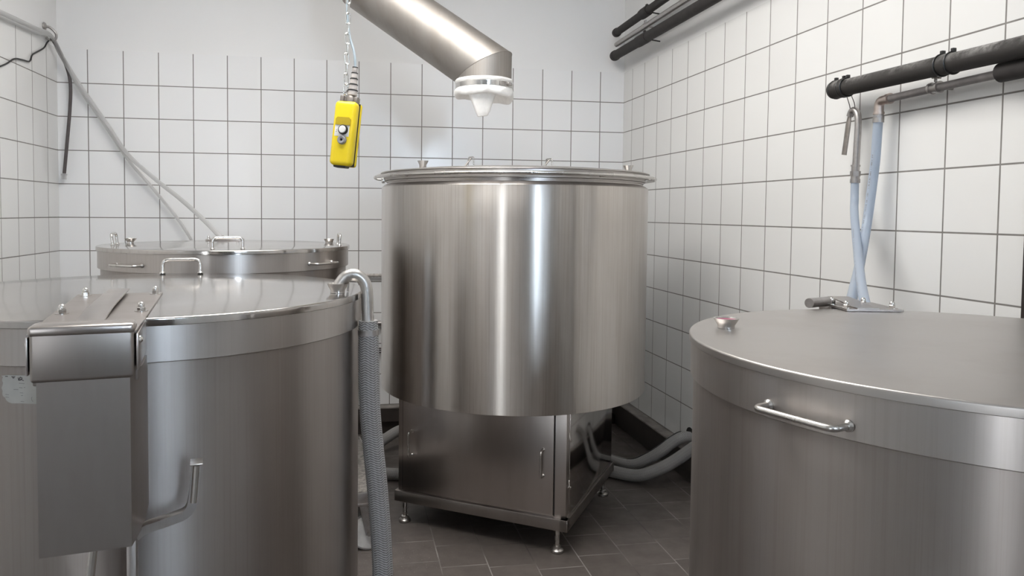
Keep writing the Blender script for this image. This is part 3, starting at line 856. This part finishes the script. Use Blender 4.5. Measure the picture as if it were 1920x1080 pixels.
# ------------------------------------------------------------------ pipes on the right wall
def pipe_run(name, label, p, q, r, mat, sleeves=(), clamps=(), ties=(), endcap=True, cat='pipe', group=None, bracket_mat='galv'):
    p, q = Vector(p), Vector(q); d = (q-p).normalized(); L = (q-p).length
    t = thing(name, label, cat, p, group=group)
    n = 40; pts = [p+d*(L*i/n) for i in range(n+1)]
    finish('tube', MB().tube(pts, r, 28), mat, t, world=True)
    for s0, s1, rr in sleeves:
        pts = [p+d*(s0+(s1-s0)*i/6) for i in range(7)]
        finish('sleeve', MB().tube(pts, rr, 28, radii=[rr*.96, rr, rr*1.01, rr, rr*1.01, rr, rr*.96]), mat, t, world=True)
    for s in ties:
        c = p+d*s
        mb = MB(); ring = []
        u = d.cross(Vector((0,0,1))).normalized(); w = u.cross(d)
        for i in range(32): a_ = 2*PI*i/32; ring.append(c+(u*math.cos(a_)+w*math.sin(a_))*(r*1.10))
        mb.tube(ring, .0025, 8, closed=True); tp = c+w*(r*1.12)
        mb.box(-.006, .006, -.005, .005, -.003, .010, .001, mat=Matrix.Translation(tp)); finish('cable_tie', mb, M['black'], t, world=True)
    for s in clamps:
        c = p+d*s; mb = MB(); mb.tube([c-d*.009, c+d*.009], r+.0028, 28)
        wall = Vector((.0, c.y+.0, c.z-.012)); mb.tube([c, wall], .004, 10)
        mb.box(-.004, .004, -.012, .012, r, r+.018, .001, mat=Matrix.Translation(c)); finish('wall_clamp', mb, M[bracket_mat], t, world=True)
    return t
g3 = 'pipes high in the back right corner'
pipe_run('insulated_pipe', 'topmost of three pipes high in the back corner, black insulated', (-.10,-.10,2.618), (-.10,-2.6,2.66), .024, M['foam'], [(.0,.03,.029), (.43,.54,.031)], [.50], group=g3, bracket_mat='foam')
pipe_run('bare_pipe', 'bare grey steel pipe between two black insulated pipes in back corner', (-.10,-.112,2.540), (-.10,-2.6,2.562), .0155, M['galv'], [], [.475], group=g3)
pipe_run('insulated_pipe', 'lowest of three pipes high in the back corner, thick black insulated', (-.10,-.075,2.473), (-.10,-3.0,2.478), .030, M['foam'], [(.0,.04,.0335), (.40,.56,.0335)], [.50], group=g3, bracket_mat='foam')
pipe_run('drain_pipe', 'thick dusty black pipe strapped with ties on the right wall above blue hoses', (-.09,-2.328,1.888), (-.09,-3.55,1.873), .0295, M['dusty'], [(.0,.075,.033), (.50,.545,.0315)], [], [.012,.055,.075,.50,.54])
wp = thing('water_pipe', 'thin grey water pipe under the thick dusty pipe, ending in an elbow', 'pipe', (-.06,-2.53,1.82))
finish('tube', MB().tube([(-.06,-2.565,1.822), (-.06,-2.9,1.8265), (-.06,-3.5,1.828)], .0125, 24), M['greypipe'], wp, world=True)
el = rounded([(-.06,-2.575,1.822), (-.06,-2.527,1.8215), (-.06,-2.5265,1.775)], .022, 8)
e_ = finish('elbow', MB().tube(el, .0155, 24), M['copper'], wp, world=True)
for a_, b_ in (((-.06,-2.580,1.822), (-.06,-2.566,1.822)), ((-.06,-2.5265,1.783), (-.06,-2.5265,1.776))):
    finish('elbow_collar', MB().tube([a_, b_], .018, 24), M['copper'], e_, world=True)
mb = MB().tube([(-.06,-2.5265,1.776), (-.06,-2.5265,1.768)], .0150, 24); mb.tube([(-.06,-2.5265,1.769), (-.06,-2.5265,1.764)], .0178, 6)
finish('hose_tail', mb, M['galv'], wp, world=True)
mb = MB()
for a_, b_ in ((-2.752,-2.760), (-2.782,-2.790)): mb.tube([(-.06,a_,1.8255), (-.06,b_,1.8255)], .0185, 24)
mb.tube([(-.06,-2.757,1.8255), (-.06,-2.785,1.8255)], .015, 24); mb.tube([(-.06,-2.771,1.8255), (0,-2.771,1.8255)], .005, 10)
mb.tube([(-.06,-2.771,1.843), (-.06,-2.771,1.862)], .0045, 10); mb.tube([(-.06,-2.757,1.859), (-.06,-2.790,1.853)], .0035, 8)
finish('wall_clamp', mb, M['galv'], wp, world=True)
finish('insulation', MB().tube([(-.06,-3.0,1.829), (-.06,-3.003,1.829), (-.06,-3.2,1.830), (-.06,-3.5,1.831)], .0275, 28, radii=[.0245,.027,.027,.027]), M['foam'], wp, world=True)

bh = thing('blue_hose', 'milky blue hose hanging from the brass elbow to the right tank', 'hose', (-.06,-2.527,1.77))
pth = spline([(-.060,-2.5262,1.770), (-.060,-2.522,1.70), (-.062,-2.520,1.62), (-.065,-2.512,1.531), (-.100,-2.534,1.384), (-.20,-2.637,1.265), (-.33,-2.786,1.205), (-.445,-2.925,1.176)], 10)
finish('tube', MB().tube(pth, .0152, 24), M['blue'], bh, world=True)
mb = MB().tube([(-.06,-2.5262,1.764), (-.06,-2.5258,1.748)], .0178, 24); mb.tube([(-.068,-2.513,1.757), (-.050,-2.513,1.757)], .004, 8)
finish('hose_clamp', mb, M['galv'], bh, world=True)
def printed(path, r, i0, i1, stepn, side):
    mb = MB()
    for i in range(i0, i1):
        p = path[i]; d = (path[i+1]-path[i]).normalized(); n_ = Vector((-.85,-.5,0)) + side; n_ = (n_-d*n_.dot(d)).normalized(); s_ = d.cross(n_)
        for j in range(stepn):
            if random.random() < .3: continue
            f = j/stepn; q = path[i].lerp(path[i+1], f)+n_*(r+.0001)
            L = random.uniform(.0008,.0016); wd = random.uniform(.0015,.0026); c = [q+d*L+s_*wd, q+d*L-s_*wd, q-d*L-s_*wd, q-d*L+s_*wd]
            mb.bm.faces.new([mb.bm.verts.new(x_) for x_ in c])
    return mb
finish('printed_marking', printed(pth, .0152, 18, 44, 3, Vector((-.2,.3,0))), M['greyplastic'], bh, world=True)
ch = thing('cane_hose', 'milky blue hose ending in a hooked steel cane, wired to the dusty pipe', 'hose', (-.05,-2.404,1.54))
pth = spline([(-.050,-2.404,1.548), (-.060,-2.418,1.49), (-.080,-2.446,1.439), (-.17,-2.584,1.332), (-.31,-2.787,1.244), (-.40,-2.920,1.203), (-.445,-2.988,1.182)], 10)
finish('tube', MB().tube(pth, .0136, 24), M['blue'], ch, world=True)
finish('printed_marking', printed(pth, .0136, 26, 50, 3, Vector((0,0,0))), M['greyplastic'], ch, world=True)
cn = spline([(-.05,-2.366,1.790), (-.05,-2.374,1.805), (-.05,-2.388,1.8095), (-.05,-2.402,1.800), (-.05,-2.410,1.780), (-.05,-2.412,1.745), (-.05,-2.409,1.68), (-.05,-2.406,1.60)], 8)
finish('steel_cane', MB().tube(cn, .0116, 20), M['galv'], ch, world=True)
cn = [(-.05,-2.366,1.795), (-.052,-2.361,1.76), (-.053,-2.353,1.70), (-.054,-2.346,1.652)]
finish('flattened_tip', MB().tube(cn, .0125, 16, flat=.45, radii=[.009,.0125,.0125,.0125]), M['dirty_steel'], ch, world=True)
mb = MB()
for a_, b_, r_ in ((1.612,1.606,.0162), (1.606,1.590,.0135), (1.590,1.572,.0175), (1.572,1.562,.0150), (1.562,1.548,.0168)): mb.tube([(-.05,-2.405,a_), (-.05,-2.4045,b_)], r_, 6 if r_ == .0175 else 24)
mb.tube([(-.05,-2.395,1.555), (-.05,-2.424,1.555)], .0035, 8); finish('coupling', mb, M['galv'], ch, world=True)
wr = rounded([(-.05,-2.374,1.795), (-.056,-2.370,1.83), (-.07,-2.372,1.862)], .01)+rounded([(-.07,-2.396,1.862), (-.056,-2.398,1.83), (-.05,-2.392,1.805)], .01)
finish('wire_loop', MB().tube(wr, .0014, 8), M['darkhose'], ch, world=True)

# ------------------------------------------------------------------ hoses lying on the floor on the right
hl = MB().lathe([(0,.0015), (.046,.0015), (.046,-.004), (0,-.004)], 32, mat=Matrix.Translation((-.0015,-1.075,.228)) @ Matrix.Rotation(-PI/2, 4, 'Y'))
tag(finish('wall_hole', hl, M['hole']), 'dark ragged hole low in right wall where a grey hose enters', 'hole')
h1 = thing('floor_hose', 'grey woven hose with black stripe rising from floor into the hole in right wall', 'hose', (-.25,-1.02,0))
pA = spline([(.0,-1.085,.222), (-.05,-1.086,.226), (-.10,-1.068,.192), (-.16,-1.060,.145), (-.22,-1.030,.096), (-.285,-.975,.050), (-.36,-.84,.034), (-.46,-.68,.034), (-.62,-.56,.034)], 10)
tA = finish('tube', MB().tube(pA, .030, 32), M['braid2'], h1, world=True)
st_ = [p+Vector((-.012,.014,.0245)) for p in pA[8:62]]
finish('stripe', MB().tube(st_, .0045, 8), M['blackstripe'], tA, world=True)
h2 = thing('floor_hose', 'plain grey woven hose curving from behind the right tank to under the kettle', 'hose', (-.35,-1.1,0))
pB = spline([(-.0,-1.42,.33), (-.02,-1.34,.29), (-.05,-1.248,.228), (-.12,-1.180,.142), (-.20,-1.155,.088), (-.31,-1.120,.042), (-.42,-1.020,.034), (-.55,-.86,.034), (-.78,-.72,.034)], 10)
finish('tube', MB().tube(pB, .032, 32), M['braid2'], h2, world=True)
h3 = thing('looped_hose', 'grey hose looping on the floor left of the kettle, behind the woven hose', 'hose', (-1.7,-.7,0))
pC = spline([(-1.30,-.93,.034), (-1.45,-.90,.034), (-1.598,-.885,.034), (-1.70,-.845,.034), (-1.752,-.76,.036), (-1.748,-.65,.040), (-1.705,-.55,.055), (-1.62,-.44,.085), (-1.50,-.36,.12), (-1.3,-.32,.13), (-1.1,-.32,.10)], 10)
finish('tube', MB().tube(pC, .031, 32), M['braid2'], h3, world=True)
# thin lines on the back wall between the left tank and the kettle
cb = thing('wall_conduit', 'thin ribbed grey conduit running along the back wall behind the kettle', 'conduit', (-1.7,-.03,1.026))
pts = [(-2.0+.01*i, -.030, 1.024) for i in range(100)]
finish('tube', MB().tube(pts, .011, 16, radii=[.012 if i % 2 else .0095 for i in range(100)]), M['cream'], cb, world=True)
w2 = thing('wall_pipe', 'grey steel pipe low on back wall just left of the kettle', 'pipe', (-1.6,-.035,.71))
finish('tube', MB().tube([(-1.95,-.035,.716), (-1.0,-.035,.716)], .016, 20), M['galv'], w2, world=True)
w3 = thing('wall_cable', 'dark cable on back wall beneath the steel pipe, left of kettle', 'cable', (-1.6,-.03,.53))
mb = MB()
for dz in (0, .014, .026): mb.tube(spline([(-1.95,-.03,.60+dz), (-1.70,-.03,.545+dz), (-1.60,-.03,.525+dz), (-1.2,-.03,.52+dz)], 8), .0045, 10)
finish('strands', mb, M['darkhose'], w3, world=True)

# ------------------------------------------------------------------ left wall: hook, clear hoses, dark hose, cable
hk = thing('wall_hook', 'grey steel eye hook in the left wall holding the clear hoses', 'hook', (XL,-.17,2.43))
mb = MB().lathe([(0,0), (.020,0), (.024,.004), (.020,.010), (.010,.014), (0,.014)], 24, mat=Matrix.Translation((XL,-.190,2.462)) @ Matrix.Rotation(PI/2, 4, 'Y'))
mb.tube(spline([(XL+.005,-.190,2.462), (XL+.035,-.186,2.455), (XL+.060,-.176,2.425), (XL+.052,-.168,2.395), (XL+.022,-.166,2.392), (XL+.006,-.170,2.405)], 8), .007, 12)
finish('eye', mb, M['galv'], hk, world=True)
hx0 = XL+.032
c1 = thing('clear_hose', 'clear hose draped over the wall hook, ending at the back tank plate', 'hose', (hx0,-.17,2.41), group='clear hoses over the hook')
p1 = spline([(XL+.02,-1.6,2.345), (XL+.02,-1.0,2.376), (XL+.021,-.60,2.398), (XL+.022,-.35,2.410), (hx0-.004,-.17,2.416), (-3.478,-.085,2.318), (-3.389,-.060,2.157), (-3.245,-.060,1.937), (-3.126,-.070,1.757), (-2.946,-.20,1.611), (-2.753,-.42,1.486), (-2.573,-.72,1.371), (-2.475,-.90,1.303), (-2.452,-.94,1.294)], 10)
finish('tube', MB().tube(p1, .0118, 20), M['clear'], c1, world=True)
c2 = thing('clear_hose', 'clear hose over the wall hook dropping straight behind the back left tank', 'hose', (hx0,-.16,2.40), group='clear hoses over the hook')
p2 = spline([(XL+.014,-1.6,2.325), (XL+.014,-1.0,2.356), (XL+.014,-.60,2.378), (XL+.018,-.35,2.392), (hx0+.010,-.18,2.400), (-3.466,-.072,2.285), (-3.398,-.040,2.140), (-3.252,-.036,1.915), (-3.134,-.036,1.728), (-2.999,-.04,1.563), (-2.877,-.05,1.410), (-2.779,-.06,1.262), (-2.72,-.07,1.14)], 10)
finish('tube', MB().tube(p2, .0095, 20), M['clear'], c2, world=True)
dh = thing('dark_hose', 'short dark rubber hose hanging from the wall hook in the left corner', 'hose', (-3.46,-.05,1.62))
p3 = spline([(hx0+.002,-.172,2.398), (-3.488,-.11,2.36), (-3.462,-.06,2.265), (-3.447,-.045,2.173), (-3.450,-.045,2.032), (-3.467,-.045,1.844), (-3.481,-.045,1.70), (-3.487,-.045,1.64)], 10)
finish('tube', MB().tube(p3, .0095, 18), M['darkhose'], dh, world=True)
mb = MB().tube([(-3.486,-.045,1.66), (-3.488,-.045,1.625)], .0085, 16); mb.tube([(-3.488,-.045,1.637), (-3.488,-.045,1.628)], .017, 20); mb.tube([(-3.4885,-.045,1.628), (-3.489,-.045,1.606)], .0135, 20)
finish('end_fitting', mb, M['clear'], dh, world=True)
cw = thing('wall_cable', 'thin black cable sagging along the left wall from the hook', 'cable', (XL+.01,-.4,2.2))
finish('strand', MB().tube(spline([(XL+.02,-.165,2.392), (XL+.010,-.175,2.372), (XL+.008,-.215,2.335), (XL+.008,-.33,2.284), (XL+.008,-.375,2.262), (XL+.008,-.41,2.222), (XL+.008,-.50,2.212), (XL+.008,-.60,2.196), (XL+.008,-.74,2.135), (XL+.008,-1.1,2.02), (XL+.008,-1.8,1.95)], 8), .0042, 10), M['blackstripe'], cw, world=True)

# ------------------------------------------------------------------ lamps and daylight
def lamp(x0, x1, y0, y1, z, strength, label, col=(1,.975,.94)):
    t = thing('ceiling_light', label, 'lamp', ((x0+x1)/2, (y0+y1)/2, z))
    cx_, cy_ = t.location.x, t.location.y
    finish('housing', MB().box(x0-cx_-.02, x1-cx_+.02, y0-cy_-.02, y1-cy_+.02, .035, ZC-z, .004), M['white'], t)
    finish('diffuser', MB().box(x0-cx_, x1-cx_, y0-cy_, y1-cy_, 0, .036, .005), emit('lamp_diffuser', col, strength), t)
    return t
bl = thing('added_streak_light', 'unseen tall upright light strip added on the left wall for the kettle streak', 'lamp', (XL, -7.45, .5))  # unseen light strip, added to draw the narrow streak down the kettle
finish('housing', MB().box(0, .05, -.05, .05, 0, 2.3, .004), M['white'], bl)
finish('diffuser', MB().box(.05, .085, -.042, .042, .02, 2.28, .006), emit('streak_light_glow', (.90,.95,1), 48), bl)
lamp(-2.60, -1.10, -3.4, -1.6, 3.24, 11.4, 'wide square ceiling light above the middle of the room')
w = bpy.data.worlds.new('world'); sc.world = w; w.use_nodes = True
bg = w.node_tree.nodes['Background']; bg.inputs[0].default_value = (.70,.84,1,1); bg.inputs[1].default_value = 34.0

sc.view_settings.view_transform = 'Standard'; sc.view_settings.look = 'None'
sc.view_settings.gamma = 1; sc.view_settings.exposure = -.12; sc.view_settings.use_curve_mapping = False
